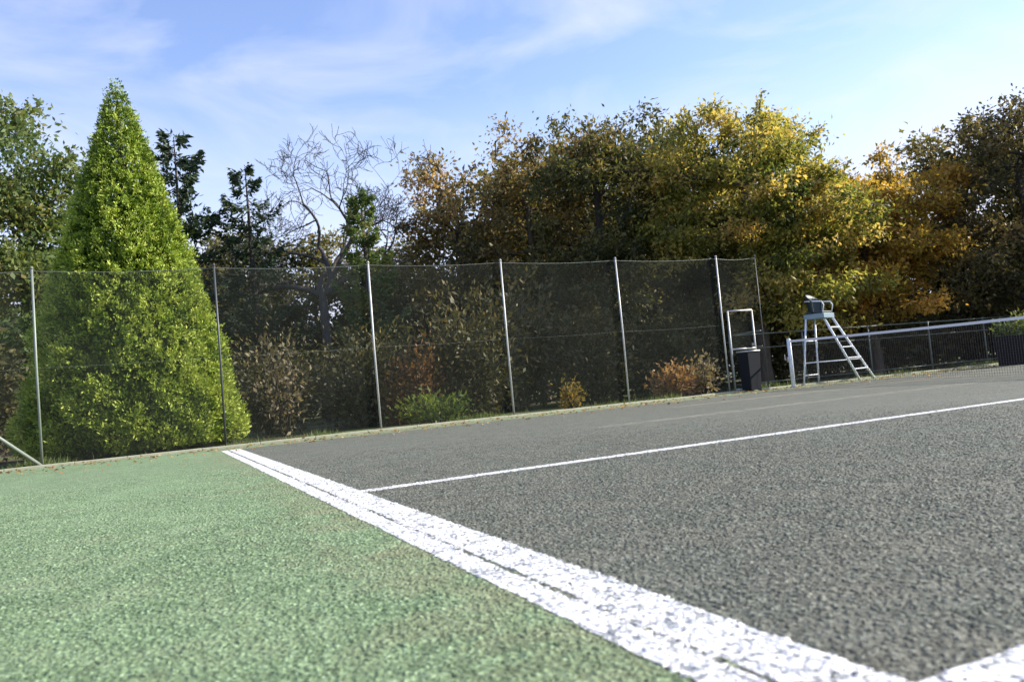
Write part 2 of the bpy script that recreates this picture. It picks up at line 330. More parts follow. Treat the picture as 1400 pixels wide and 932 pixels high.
# ------------------------------------------------------------ tall fence
BAY = 2.61; U0 = -2.73; FH = 3.0
fence = empty('tall_fence', W(U0, FV), 'tall court fence of dark see-through mesh on slim steel posts', 'fence')
def post(u, m, h=FH):
    mb = MB(); lean = rngp.uniform(-.012, .012); mb.tube([W(u, FV, -.03), W(u + lean, FV, h*.5), W(u, FV, h + .02)], .019 if u < UEND - .1 else .012, 10); mb.tube([W(u, FV, h + .02), W(u, FV, h + .05)], [.032, .012], 10)
    return mb.build('post', m, fence, True)
rngp = random.Random(8); UEND = 11.42
for i in range(-2, 6):
    post(U0 + BAY * i, MT['greenpost'] if i in (-2, -1, 0) else MT['darkpost'] if i == 1 else MT['galv'])
GU1, GU2 = 10.46, 11.14
UEND = 11.42
post(UEND, MT['darkpost'])
def netting(u1, u2, z1, z2, seed, nm='netting', parent=fence, m=None, dv=.034):
    """one bay of mesh, tied at the posts and bellied a little between them"""
    rg = random.Random(seed); nx, nz = 14, 12; mb = MB(); ph = rg.uniform(0, 6)
    for j in range(nz + 1):
        for i in range(nx + 1):
            s = i / nx; t = j / nz; sag = .035 * math.sin(math.pi * s) * (t ** 6)
            mb.v.append(W(u1 + (u2 - u1) * s, FV + dv + .03 * math.sin(math.pi * s) * math.sin(ph + 5 * t), z1 + (z2 - z1) * t - sag))
    for j in range(nz):
        for i in range(nx): a = j*(nx+1)+i; mb.f.append((a, a+1, a+nx+2, a+nx+1))
    return mb.build(nm, m or MT['net'], parent, True)
for i in range(-2, 5): netting(U0 + BAY*i + .03, U0 + BAY*(i+1) - .03, .03, FH - .02, i)
netting(U0 + BAY*5 + .03, UEND - .03, 1.86, FH - .02, 77)
for z, r in ((FH - .015, .004), (1.5, .0014), (.04, .004)):
    mb = MB(); pts = []
    for i in range(-2, 5 if z < 2 else 6):
        a = U0 + BAY*i; b = min(a + BAY, UEND)
        for k in range(8): s = k/8; pts.append(W(a + (b-a)*s, FV + .03, z - .035*math.sin(math.pi*s)*(1 if z > 2 else .5)))
    pts.append(W(min(U0 + BAY*(5 if z < 2 else 6), UEND), FV + .03, z)); mb.tube(pts, r, 5)
    mb.build('tension_wire', MT['greenpost'], fence)
mb = MB(); mb.tube([W(U0 - 1.9, FV - .05, 1.75), W(U0 + .0, FV - .045, .02)], .026, 8); mb.build('brace', MT['greenpost'], fence, True)

gate = empty('fence_gate', W(GU1, FV), 'narrow gate with pale rectangular frame at the right end of tall fence', 'gate')
mb = MB(); g0 = .06
for a, b in (((GU1, g0), (GU1, 1.80)), ((GU1, 1.80), (GU2, 1.80)), ((GU2, 1.80), (GU2, g0)), ((GU1, g0), (GU2, g0)), ((GU1, .95), (GU2, .95))):
    mb.tube([W(a[0], FV - .03, a[1]), W(b[0], FV - .03, b[1])], .02, 8)
mb.build('frame', MT['galv'], gate, True)
netting(GU1 + .02, GU2 - .02, .08, 1.78, 5, 'mesh_panel', gate, MT['net'], -.03)
mb = MB(); mb.box(W(GU2 - .09, FV - .065, 1.02), .10, .04, .06, U, V); mb.build('latch', MT['darkpost'], gate, bevel=.004)

# low fence that carries on beyond the gate
LV = 10.3
low = empty('low_railing', W(UEND, LV), 'low dark railing with two thin rails behind the net and umpire chair', 'railing')
for z in (1.33, .98, .12):
    mb = MB(); mb.tube([W(UEND, FV + .06, z), W(UEND + .3, LV, z), W(20, LV, z), W(34, LV, z)], .016 if z > 1.2 else .011, 6); mb.build('rail', MT['greenpost'], low, True)
for k in range(10):
    uu = UEND + .3 + k * 2.35; mb = MB(); mb.tube([W(uu, LV, -.03), W(uu, LV, 1.36)], .024, 8); mb.build('post', MT['greenpost'], low, True)

# ------------------------------------------------------------ net
NU = 11.79; NV0 = 8.42; NV1 = NV0 - 12.8
net = empty('tennis_net', W(NU, NV0 - 6.4), 'black tennis net with white top band stretched across the court', 'net')
for vv in (NV0, NV1):
    mb = MB(); mb.tube([W(NU, vv, 0), W(NU, vv, 1.06)], .045, 14); mb.tube([W(NU, vv, 1.06), W(NU, vv, 1.085)], [.05, .03], 14)
    p = mb.build('post', MT['white'], net, True)
    mb = MB(); mb.tube([W(NU, vv, .004), W(NU, vv, .02)], .085, 14); mb.build('base_plate', MT['galv'], p)
    mb = MB(); mb.box(W(NU - .06, vv, .62), .05, .05, .12, U, V); mb.tube([W(NU - .09, vv, .62), W(NU - .16, vv, .62), W(NU - .16, vv, .74)], .008, 6); mb.build('winder', MT['galv'], p)
def ztop(s): return 1.045 - .085 * math.sin(math.pi * s)
mb = MB(); n = 40
for side in (0,):
    for i in range(n + 1):
        s = i/n; p = W(NU, NV0 - 12.8*s); z = ztop(s)
        for dx, dz in ((-.008, 0), (.008, 0), (.008, -.048), (-.008, -.048)): mb.v.append(p + U*dx + Vector((0, 0, z + dz)))
        if i:
            q = 4*i
            for k in range(4): mb.f.append((q-4+k, q-4+(k+1) % 4, q+(k+1) % 4, q+k))
mb.build('top_band', MT['tape'], net)
mb = MB(); rn = random.Random(4)
for i in range(1, 284):
    s = i/284; p = W(NU, NV0 - 12.8*s); zt = ztop(s) - .042; b = .0016; q = len(mb.v)
    for z in (.02, zt):
        for dx, dy in ((-b, -b), (b, -b), (b, b), (-b, b)): mb.v.append(p + U*dx + V*dy + Vector((0, 0, z)))
    for k in range(4): mb.f.append((q+k, q+(k+1) % 4, q+4+(k+1) % 4, q+4+k))
for j in range(22):
    for i in range(n):
        s0, s1 = i/n, (i+1)/n; q = len(mb.v); b = .0016
        for s in (s0, s1):
            z = .02 + (ztop(s) - .062) * j/21; p = W(NU, NV0 - 12.8*s)
            for dx, dz in ((-b, -b), (b, -b), (b, b), (-b, b)): mb.v.append(p + U*dx + Vector((0, 0, z + dz)))
        for k in range(4): mb.f.append((q+k, q+(k+1) % 4, q+4+(k+1) % 4, q+4+k))
mb.build('mesh', MT['cord'], net)
mb = MB(); mb.box(W(NU, NV0 - 6.4, .47), .02, .05, .93, U, V); mb.build('centre_strap', MT['tape'], net)

# ------------------------------------------------------------ umpire chair
def umpire_chair():
    c = empty('umpire_chair', (7.4, 18.5, 0), 'tall umpire chair with pale ladder legs and dark seat beside the net post', 'umpire chair')
    A = Vector((6.52, 18.0, 0)); B = Vector((7.06, 18.52, 0)); Cc = Vector((7.98, 18.42, 0)); D = Vector((8.56, 18.95, 0))   # feet: rear pair, ladder pair
    z1 = 1.50
    a = Vector((6.80, 18.2, z1)); b = Vector((7.14, 18.55, z1)); cc = Vector((7.20, 18.15, z1)); d = Vector((7.54, 18.5, z1))
    for p, q in ((A, a), (B, b)):
        mb = MB(); mb.tube([p, q], .022, 8); mb.build('leg', MT['white'], c, True)
    def lp(p, q, z): return p + (q - p) * (z / z1)
    lad = []
    for p, q in ((Cc, cc), (D, d)):
        mb = MB(); mb.tube([p, q], .028, 8); mb.build('leg', MT['white'], c, True)
    for z in (.27, .54, .80, 1.05, 1.28):
        mb = MB(); e = lp(Cc, cc, z); f = lp(D, d, z); mb.box((e + f)/2, (f-e).length, .07, .022, (f-e).normalized(), Vector((0, 0, 1)).cross((f-e).normalized())); mb.build('rung', MT['white'], c, bevel=.004)
    for p, q, p2, q2, zs in ((A, a, B, b, (.22, .50, 1.0)), (B, b, D, d, (.50,)), (A, a, Cc, cc, (.50,))):
        for z in zs:
            mb = MB(); mb.tube([lp(p, q, z), lp(p2, q2, z)], .013, 6); mb.build('stretcher', MT['white'], c, True)
    ax = (d - cc).normalized(); ay = Vector((0, 0, 1)).cross(ax); ce = (a + b + cc + d) / 4
    mb = MB(); mb.box(ce + Vector((0, 0, .055)), (d-cc).length + .10, .48, .11, ax, ay); pl = mb.build('platform', MT['bluegrey'], c, bevel=.008)
    mb = MB(); sc = ce + Vector((0, 0, .14)); mb.box(sc, .44, .42, .05, ax, ay); mb.build('seat', MT['seat'], c, bevel=.015)
    # curved shell back, open towards the ladder side
    mb = MB(); n0 = 16; rows = 7; back = ay  # ay points away from the ladder
    if back.dot(A - Cc) < 0: back = -back
    for th in (0, .02):
        for j in range(rows):
            t = j/(rows-1)
            for i in range(n0 + 1):
                g = -1.5 + 3.0*i/n0; hh = .12 + .46*t*max(.30, math.cos(g*.60)); rr = .225 + .04*t - th
                mb.v.append(sc + back*(math.cos(g)*rr*.95) + ax*(math.sin(g)*rr*1.05) + Vector((0, 0, hh - .13)))
    k = n0 + 1; o2 = rows*k
    for j in range(rows-1):
        for i in range(n0): q = j*k+i; mb.f += [(q, q+1, q+k+1, q+k), (o2+q, o2+q+k, o2+q+k+1, o2+q+1)]
    for i in range(n0): q = (rows-1)*k+i; mb.f += [(q, q+1, o2+q+1, o2+q)]
    for i in range(n0): mb.f += [(i+1, i, o2+i, o2+i+1)]
    for j in range(rows-1):
        for i in (0, n0): q = j*k+i; mb.f += [(q, q+k, o2+q+k, o2+q)]
    mb.build('backrest', MT['seat'], c, True)
    for s in (-1, 1):
        mb = MB(); e = sc + ax*(.25*s); mb.tube([e - back*.20 + Vector((0, 0, -.02)), e - back*.24 + Vector((0, 0, .16)), e - back*.20 + Vector((0, 0, .24)), e + back*.05 + Vector((0, 0, .27)), e + back*.2 + Vector((0, 0, .28))], .014, 8); mb.build('armrest', MT['white'], c, True)
umpire_chair()

# litter bin by the gate
bn = empty('litter_bin', (5.13, 17.3, 0), 'dark navy litter bin with pale rim standing in front of the gate', 'litter bin')
mb = MB(); bc = Vector((5.13, 17.3, 0)); n = 0
for z, s in ((.03, .145), (.86, .172)):
    for a, b in ((-1, -1), (1, -1), (1, 1), (-1, 1)): mb.v.append(bc + U*(a*s) + V*(b*s) + Vector((0, 0, z)))
for z, s in ((.86, .155), (.10, .13)):
    for a, b in ((-1, -1), (1, -1), (1, 1), (-1, 1)): mb.v.append(bc + U*(a*s) + V*(b*s) + Vector((0, 0, z)))
for L0 in (0, 4, 8):
    for k in range(4): mb.f.append((L0+k, L0+(k+1) % 4, L0+4+(k+1) % 4, L0+4+k))
mb.f += [(3, 2, 1, 0), (12, 13, 14, 15)]
mb.build('body', MT['navy'], bn, bevel=.008)
mb = MB(); cs = [bc + U*(a*.172) + V*(b*.172) + Vector((0, 0, .875)) for a, b in ((-1, -1), (1, -1), (1, 1), (-1, 1), (-1, -1))]
for i in range(4): mb.tube([cs[i], cs[i+1]], .016, 8)
mb.build('rim', MT['galv'], bn, True)
for a, b in ((-1, -1), (1, -1), (1, 1), (-1, 1)):
    mb = MB(); mb.box(bc + U*(a*.12) + V*(b*.12) + Vector((0, 0, .015)), .05, .05, .03, U, V); mb.build('foot', MT['navy'], bn)

# ------------------------------------------------------------ foliage
def quads_obj(name, verts, tint, m, parent=None, quadidx=None):
    nq = len(verts) // 4; me = bpy.data.meshes.new(name); me.vertices.add(nq*4); me.vertices.foreach_set('co', verts.astype(np.float32).ravel())
    me.loops.add(nq*4); me.loops.foreach_set('vertex_index', np.arange(nq*4, dtype=np.int32)); me.polygons.add(nq)
    me.polygons.foreach_set('loop_start', np.arange(0, nq*4, 4, dtype=np.int32))
    me.update(calc_edges=True)
    a = me.attributes.new('tint', 'FLOAT', 'FACE'); a.data.foreach_set('value', np.clip(tint, 0, 1).astype(np.float32))
    me.materials.append(m); o = bpy.data.objects.new(name, me); COL.objects.link(o)
    if parent is not None: place(o, parent)
    return o
def unit(a): return a / (np.linalg.norm(a, axis=1, keepdims=True) + 1e-9)
def leaves(rg, pos, size, direction=None, spread=1.0, aspect=.5, fold=.18, droop=0.0):
    """leaf-shaped four-point faces at pos; direction biases where they point"""
    n = len(pos); d = rg.normal(size=(n, 3)) * spread
    if direction is not None: d = d + direction
    d[:, 2] -= droop; d = unit(d); r = unit(np.cross(d, rg.normal(size=(n, 3)))); nn = np.cross(d, r)
    L = (size * rg.uniform(.6, 1.35, n))[:, None]; w = L * aspect * rg.uniform(.7, 1.2, n)[:, None]
    v = np.empty((n, 4, 3)); v[:, 0] = pos; v[:, 1] = pos + d*L*.45 + r*w*.5 + nn*w*fold; v[:, 2] = pos + d*L; v[:, 3] = pos + d*L*.5 - r*w*.5 + nn*w*fold
    return v.reshape(-1, 3)

def skeleton(rg, base, targets, trunk_top, trunk_n=9, crook=.12, seg=.55, wig=.10):
    """grow limbs: the trunk, then every target joined to the nearest lower point of what has grown"""
    base = np.array(base, float); tt = np.array(trunk_top, float); nodes = []; par = []
    for i in range(trunk_n + 1):
        s = i/trunk_n; p = base + (tt - base)*s; p[:2] += rg.normal(size=2)*crook*s*(1-s)*2; nodes.append(p); par.append(i-1)
    order = np.argsort([np.linalg.norm(t[:2] - tt[:2])*.8 + abs(t[2] - tt[2])*.6 for t in targets]); tips = []
    for k in order:
        t = targets[k]; arr = np.array(nodes); dv = t - arr; d = np.linalg.norm(dv, axis=1)
        cost = d + np.where(dv[:, 2] < 0, -dv[:, 2]*1.6, 0) + np.where(arr[:, 2] < base[2] + (tt[2]-base[2])*.22, 50, 0)
        j = int(np.argmin(cost)); st = arr[j]; dist = d[j]; m = max(2, int(dist/seg)); mid_up = dist*.12; last = j
        for i in range(1, m+1):
            s = i/m; p = st + (t - st)*s; p[2] += mid_up*math.sin(math.pi*s)
            if i < m: p += rg.normal(size=3)*wig*min(1, dist)
            nodes.append(p); par.append(last); last = len(nodes)-1
        tips.append(last)
    return np.array(nodes), np.array(par), tips
def limbs_mesh(name, nodes, par, r_tip, r_trunk, m, parent, k=6, exp=2.3, maxr=None):
    n = len(nodes); a = np.zeros(n); child = [[] for _ in range(n)]
    for i in range(n):
        if par[i] >= 0: child[par[i]].append(i)
    for i in range(n-1, -1, -1):
        if not child[i]: a[i] = 1
        if par[i] >= 0: a[par[i]] += a[i]
    rad = r_tip * a**(1/exp); rad *= 1.0; sc = r_trunk / rad[0]
    rad = np.where(rad > r_tip*1.5, r_tip*1.5 + (rad - r_tip*1.5)*((r_trunk - r_tip*1.5)/max(1e-6, rad[0] - r_tip*1.5)), rad)
    mb = MB(); done = np.zeros(n, bool)
    for i in range(n):                      # chains from each branching to its end
        if par[i] >= 0 and not (child[par[i]][0] != i or len(child[par[i]]) == 0): continue
        chain = [i]; j = i
        while child[j]: j = child[j][0]; chain.append(j)
        pts = [nodes[q] for q in chain]; rr = [rad[q] for q in chain]
        if par[i] >= 0: pts = [nodes[par[i]]] + pts; rr = [min(rad[par[i]], rr[0]*1.15)] + rr
        if len(pts) < 2: continue
        rr[-1] *= .5; kk = k if rr[0] > r_tip*2 else 4
        if par[i] < 0: rr[0] *= 1.25
        mb.tube(pts, rr, kk, False)
    return mb.build(name, m, parent, True)

def tree(name, label, cat, base, height, lobes, nclump, per, lsize, leafm, barkm, seed,  group=None, trunk_r=.16, trunk_frac=.72, clump_r=.55,
         droop=.3, aspect=.5, twigs=2, tint_mu=.45, tint_sd=.22, flat=.7, tint_top=0.0):
    """trunk and limbs reaching every clump of leaves; lobes = ellipsoids (cx, cy, cz, rx, ry, rz) relative to the base"""
    rg = np.random.default_rng(seed); base = np.array(base, float)
    root = empty(name, tuple(base), label, cat, group)
    vol = np.array([l[3]*l[4]*l[5] for l in lobes])**.75; pr = vol/vol.sum(); tg = []
    while len(tg) < nclump:
        l = lobes[rg.choice(len(lobes), p=pr)]; d = rg.normal(size=3); d /= np.linalg.norm(d); r = rg.uniform(.25, 1)**.45
        p = np.array(l[:3]) + d*r*np.array(l[3:]) * (1 + .10*rg.normal())
        if p[2] > .5: tg.append(base + p)
    tg = np.array(tg)
    top = base + np.array([lobes[0][0]*.4, lobes[0][1]*.4, height*trunk_frac])
    nodes, par, tips = skeleton(rg, base - [0, 0, .1], tg, top)
    # twigs past the clumps
    ex = []; exp_ = []
    n0 = len(nodes)
    for t in tips:
        for _ in range(twigs):
            d = unit((nodes[t] - top)[None])[0]*.6 + rg.normal(size=3)*.55; d[2] += .35; ex.append(nodes[t] + d/np.linalg.norm(d)*clump_r*rg.uniform(.7, 1.5)); exp_.append(t)
    if ex: nodes = np.vstack([nodes, np.array(ex)]); par = np.concatenate([par, np.array(exp_)])
    limbs_mesh('trunk', nodes, par, .011, trunk_r, barkm, root)
    ct = rg.normal(tint_mu, tint_sd, len(tg)); 
    P = []; Tn = []; D = []
    for i, c in enumerate(tg):
        m = int(per*rg.uniform(.35, 1.5)); rr = clump_r*rg.uniform(.6, 1.35)
        q = rg.normal(size=(m, 3))*np.array([rr*.62, rr*.62, rr*.62*flat]); P.append(c + q); D.append(unit(q + 1e-3)*.7)
        Tn.append(ct[i] + rg.normal(0, .12, m) + tint_top*(c[2]-base[2]-height*.6)/height)
    for t, e in zip(exp_, ex):
        m = int(per*.10); s = rg.uniform(.3, 1.05, m)[:, None]; P.append(nodes[t] + (e - nodes[t])*s + rg.normal(size=(m, 3))*.06); D.append(np.tile(unit((e-nodes[t])[None])*.8, (m, 1))); Tn.append(rg.normal(tint_mu+.08, tint_sd, m))
    P = np.vstack(P); D = np.vstack(D); Tn = np.concatenate(Tn); ok = P[:, 2] > .1; P, D, Tn = P[ok], D[ok], Tn[ok]
    quads_obj('crown', leaves(rg, P, lsize, D, 1, aspect, .2, droop), Tn, leafm, root)
    return root

def cone_tree(name, label, base, height, radius, seed):
    """clipped conical evergreen: sprays standing out from a dense cone, over dark inner foliage"""
    rg = np.random.default_rng(seed); base = Vector(base); root = empty(name, base, label, 'conifer')
    def prof(t): return radius * (1 - t)**.93 * (1 + .10*np.sin(np.pi*t)) * np.clip(.86 + t*3.5, 0, 1) + .05
    mb = MB(); mb.tube([base - Vector((0, 0, .1)), base + Vector((0, 0, height*.5)), base + Vector((0, 0, height*.93))], [.22, .13, .03], 10); mb.build('trunk', MT['bark'], root, True)
    def lump(ang, t): return (.10*np.sin(ang*5 + t*23) + .09*np.sin(ang*9 - t*31 + 1.3) + .08*np.sin(ang*14 + t*57) + .07*np.sin(ang*3 + 4*t + 2))
    # spray centres
    ns = 9500; t = 1 - np.sqrt(rg.uniform(0, 1, ns)); t = np.clip(t, 0, .995); ang = rg.uniform(0, 2*np.pi, ns)
    P = []; D = []; Tn = []
    rr = prof(t)*(1 + lump(ang, t)*.34) + rg.normal(0, .035, ns)
    outw = np.stack([np.cos(ang), np.sin(ang), np.zeros(ns)], 1); sd = outw*.8 + np.array([0, 0, .62]) + rg.normal(size=(ns, 3))*.38; sd = unit(sd)
    cen = np.array(base) + outw*rr[:, None] + np.array([0, 0, 1])*(t*height)[:, None] - sd*.10
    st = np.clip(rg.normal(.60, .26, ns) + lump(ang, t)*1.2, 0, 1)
    m = 16
    for k in range(m):
        s = rg.uniform(0, 1, ns)[:, None]; ln = rg.uniform(.12, .26, ns)[:, None]*(1 - .4*t[:, None])
        side = unit(np.cross(sd, rg.normal(size=(ns, 3))))
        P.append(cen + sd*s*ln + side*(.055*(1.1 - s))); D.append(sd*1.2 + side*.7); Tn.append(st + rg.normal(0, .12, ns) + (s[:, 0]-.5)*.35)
    # inner foliage that closes the cone
    ni = 34000; t2 = 1 - np.sqrt(rg.uniform(0, 1, ni)); a2 = rg.uniform(0, 2*np.pi, ni); r2 = prof(t2)*rg.uniform(.55, .93, ni)
    o2 = np.stack([np.cos(a2), np.sin(a2), np.zeros(ni)], 1)
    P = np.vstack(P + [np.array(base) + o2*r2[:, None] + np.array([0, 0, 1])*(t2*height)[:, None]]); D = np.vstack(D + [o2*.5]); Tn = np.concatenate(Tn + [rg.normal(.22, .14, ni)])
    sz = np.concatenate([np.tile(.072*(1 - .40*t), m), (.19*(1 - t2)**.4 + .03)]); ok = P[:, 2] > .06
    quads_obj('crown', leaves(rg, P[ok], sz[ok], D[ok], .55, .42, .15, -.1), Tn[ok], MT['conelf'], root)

def spruce(name, label, base, height, radius, seed, leafm, group=None, nb=70, lsize=.13, power=.8, sweep=.35):
    """loose dark conifer: whorls of drooping boughs with upturned tips"""
    rg = np.random.default_rng(seed); B = Vector(base); root = empty(name, B, label, 'conifer', group)
    tb = MB(); tb.tube([B - Vector((0, 0, .1)), B + Vector((.05, 0, height*.5)), B + Vector((0, .05, height*.97))], [.17, .10, .012], 8)
    P = []; D = []; Tn = []
    for k in range(nb):
        t = .10 + .90*(k/nb) + rg.normal()*.01; z = height*t; a = k*2.4 + rg.normal()*.4; L = radius*(1 - t)**power*rg.uniform(.6, 1.25) + .22
        p0 = np.array([B.x, B.y, B.z + z]); o = np.array([math.cos(a), math.sin(a), 0]); pts = []
        for j in range(6):
            s = j/5; pts.append(p0 + o*L*s + np.array([0, 0, -sweep*L*math.sin(s*2.2) + .30*L*s*s*1.6]))
        tb.tube(pts, [.028*(1-s*.8)*(L/radius+.3) for s in np.linspace(0, 1, 6)], 4, False)
        pts = np.array(pts); m = int(190*(L/radius) + 50); s = rg.uniform(.12, 1, m)*4.999; i = s.astype(int); f = (s - i)[:, None]
        q = pts[i]*(1-f) + pts[i+1]*f; wd = L*.24*(1.1 - s/5); sidev = np.array([-o[1], o[0], 0]); q = q + sidev*(rg.normal(size=m)*wd)[:, None]; q[:, 2] -= np.abs(rg.normal(size=m))*.14
        P.append(q); D.append(np.tile(o*.9 + np.array([0, 0, .05]), (m, 1))); Tn.append(rg.normal(.45, .2)+rg.normal(0, .15, m))
    tb.build('trunk', MT['barkdark'], root, True)
    quads_obj('crown', leaves(rg, np.vstack(P), lsize, np.vstack(D), .5, .4, .15, .1), np.concatenate(Tn), leafm, root)

def shrub(name, label, cat, base, rx, ry, h, n, lsize, leafm, seed, group=None, aspect=.45, tint=.5, upright=.2, stems=9):
    rg = np.random.default_rng(seed); B = Vector(base); root = empty(name, B, label, cat, group); mb = MB(); P = []; D = []; Tn = []
    for k in range(stems):
        a = rg.uniform(0, 6.28); r = rg.uniform(.1, .9)**.6; tip = np.array([B.x + math.cos(a)*rx*r, B.y + math.sin(a)*ry*r, B.z + h*math.sqrt(max(.08, 1-r*r))*rg.uniform(.7, 1.05)])
        s0 = np.array([B.x + math.cos(a)*rx*.12, B.y + math.sin(a)*ry*.12, B.z - .03]); mid = (s0 + tip)/2 + np.array([0, 0, h*.12]) + rg.normal(size=3)*.05
        mb.tube([s0, mid, tip], [.016, .011, .004], 5, False)
        m = n//stems; s = rg.uniform(.2, 1.0, m)[:, None]; q = (1-s)**2*s0 + 2*s*(1-s)*mid + s*s*tip
        q = q + rg.normal(size=(m, 3))*np.array([rx*.24, ry*.24, h*.14]); P.append(q); D.append(unit(q - np.array([B.x, B.y, B.z + h*.3]))*.8); Tn.append(rg.normal(tint, .15) + rg.normal(0, .13, m))
    mb.build('stem', MT['barkdark'], root, True); P = np.vstack(P); ok = P[:, 2] > .0
    quads_obj('foliage', leaves(rg, P[ok], lsize, np.vstack(D)[ok], .8, aspect, .2, -upright), np.concatenate(Tn)[ok], leafm, root)
    return root

cone_tree('conical_evergreen', 'tall bright green clipped cone-shaped evergreen behind the left of the fence', (-7.27, 15.1, 0), 7.3, 1.86, 11)

# trees left of and behind the cone
tree('broadleaf_tree', 'olive green leafy tree at the left edge behind the cone evergreen', 'tree', (-14.2, 21.5, 0), 9.6,
     [(0, 0, 5.0, 2.8, 2.5, 2.9), (.6, 0, 7.6, 1.7, 1.7, 1.9), (1.9, -.4, 3.6, 1.8, 1.8, 2.0)], 130, 190, .17, MT['olive'], MT['bark'], 21, clump_r=.5, tint_mu=.5)
spruce('dark_conifer', 'dark ragged conifer peeking out right of the cone evergreen', (-9.9, 24.0, 0), 9.5, 2.7, 31, MT['darkcon'], nb=60, lsize=.21, power=.75)
spruce('dark_conifer', 'thin dark conifer with spiky top left of the bare tree', (-7.95, 24.6, 0), 8.5, 2.6, 32, MT['darkcon'], nb=54, lsize=.17)
spruce('dark_conifer', 'small green pointed conifer under the bare branches', (-3.95, 22.2, 0), 6.7, 1.15, 33, MT['olive'], nb=54, lsize=.15)

def bare_tree(label, base, seed, m=None):
    """forks again and again from a short trunk, every shoot bending up"""
    rg = np.random.default_rng(seed); base = np.array(base, float); root = empty('bare_tree', tuple(base), label, 'tree'); mb = MB()
    def grow(p, d, Ln, r, lev):
        n = 7; pts = [p]; rr = [r]; q = p; bend = rg.normal(size=3)*.10
        for k in range(n):
            d = d + bend + rg.normal(size=3)*.10; d[2] += .035; d = d/np.linalg.norm(d); q = q + d*Ln/n; pts.append(q); rr.append(max(.0075, r*(1 - .34*(k+1)/n)))
        mb.tube(pts, rr, 7 if lev < 2 else 4, False)
        if lev >= 6: return
        for c in range(2 if lev in (0, 2) else 3):
            e = d*.85 + rg.normal(size=3)*.5; e[2] += .10
            k = n if c == 0 else int(rg.integers(3, n+1)); grow(np.array(pts[k]), e/np.linalg.norm(e), Ln*rg.uniform(.62, .84), rr[k]*(.86 if c == 0 else .66), lev+1)
    for a, ln, lean in ((3.1, 1.5, .75), (2.6, 1.5, .30), (.1, 1.75, .25), (.3, 1.6, .65), (-.2, 1.5, 1.15)):
        grow(base + np.array([math.cos(a)*.12, math.sin(a)*.12, 4.1]), np.array([math.cos(a)*lean, math.sin(a)*lean*.5, 1.0])/math.hypot(lean, 1), ln*1.22, .095, 0)
    mb.tube([base - [0, 0, .1], base + [.05, 0, 1.8], base + [0, 0, 4.3]], [.2, .16, .13], 10); mb.build('trunk', m or MT['barkgrey'], root, True)
bare_tree('leafless grey tree with crooked branches against the sky', (-6.0, 25.5, 0), 47)

tree('orange_tree', 'sparse orange brown tree right of the bare tree', 'tree', (-1.4, 25.5, 0), 8.3,
     [(0, 0, 4.9, 2.0, 1.9, 2.6), (-.6, 0, 7.1, 1.0, 1.1, 1.1), (.6, 0, 3.0, 2.0, 1.8, 1.8)], 105, 110, .15, MT['orange'], MT['barkgrey'], 22, clump_r=.42, tint_mu=.42, twigs=3, tint_top=.6)
tree('orange_tree', 'tawny orange topped tree in the middle behind the fence', 'tree', (.9, 25.0, 0), 8.6,
     [(0, 0, 5.0, 2.1, 2.0, 2.8), (-.5, 0, 7.4, 1.1, 1.1, 1.1), (0, 0, 3.0, 2.1, 1.8, 1.8)], 120, 120, .15, MT['orange'], MT['bark'], 23, clump_r=.42, tint_mu=.42, twigs=3, tint_top=.6)
tree('dark_tree', 'dark green tree with thin ragged top left of the yellow tree', 'tree', (2.95, 23.5, 0), 9.2,
     [(0, 0, 5.5, 2.3, 2.1, 2.9), (-.7, 0, 7.6, 1.2, 1.2, 1.0), (1.2, 0, 7.5, 1.0, 1.2, 1.0), (0, 0, 3.0, 2.4, 2.0, 1.9), (1.9, .3, 6.0, 1.4, 1.3, 2.0)], 165, 190, .14, MT['mixed'], MT['barkdark'], 24, flat=.5, clump_r=.46, tint_mu=.52)
tree('yellow_tree', 'big yellow green tree, the tallest above the right end of the tall fence', 'tree', (6.8, 21.6, 0), 8.5,
     [(0, -.2, 5.2, 2.1, 1.9, 2.6), (-.4, 0, 6.8, 1.6, 1.4, 1.2), (1.3, -.2, 4.4, 1.8, 1.9, 2.2), (1.1, -.6, 2.6, 1.7, 1.3, 1.3), (-1.5, .2, 5.2, 1.3, 1.2, 2.0)], 185, 330, .125, MT['yellow'], MT['bark'], 25, trunk_r=.2, flat=.42, clump_r=.46, tint_mu=.55, tint_sd=.27, droop=.4)
tree('orange_yellow_tree', 'lower golden orange tree between yellow tree and dark right tree', 'tree', (10.6, 23.2, 0), 6.9,
     [(0, 0, 4.3, 1.8, 1.9, 2.1), (-.9, 0, 5.2, 1.2, 1.2, 1.1), (0.2, -.8, 2.9, 2.1, 1.5, 1.5), (1.8, .2, 4.6, 1.5, 1.3, 1.6)], 135, 290, .13, MT['orangeyel'], MT['bark'], 26, flat=.42, clump_r=.46, tint_mu=.6, droop=.35)
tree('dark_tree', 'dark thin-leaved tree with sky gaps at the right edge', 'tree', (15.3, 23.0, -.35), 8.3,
     [(0, 0, 5.4, 2.5, 2.2, 2.4), (-1.4, 0, 6.8, 1.2, 1.2, .9), (.8, 0, 7.1, 1.4, 1.2, 1.0), (0, 0, 3.2, 2.6, 2.0, 1.8)], 170, 130, .14, MT['brown'], MT['barkdark'], 27, clump_r=.42, tint_mu=.5, twigs=3)

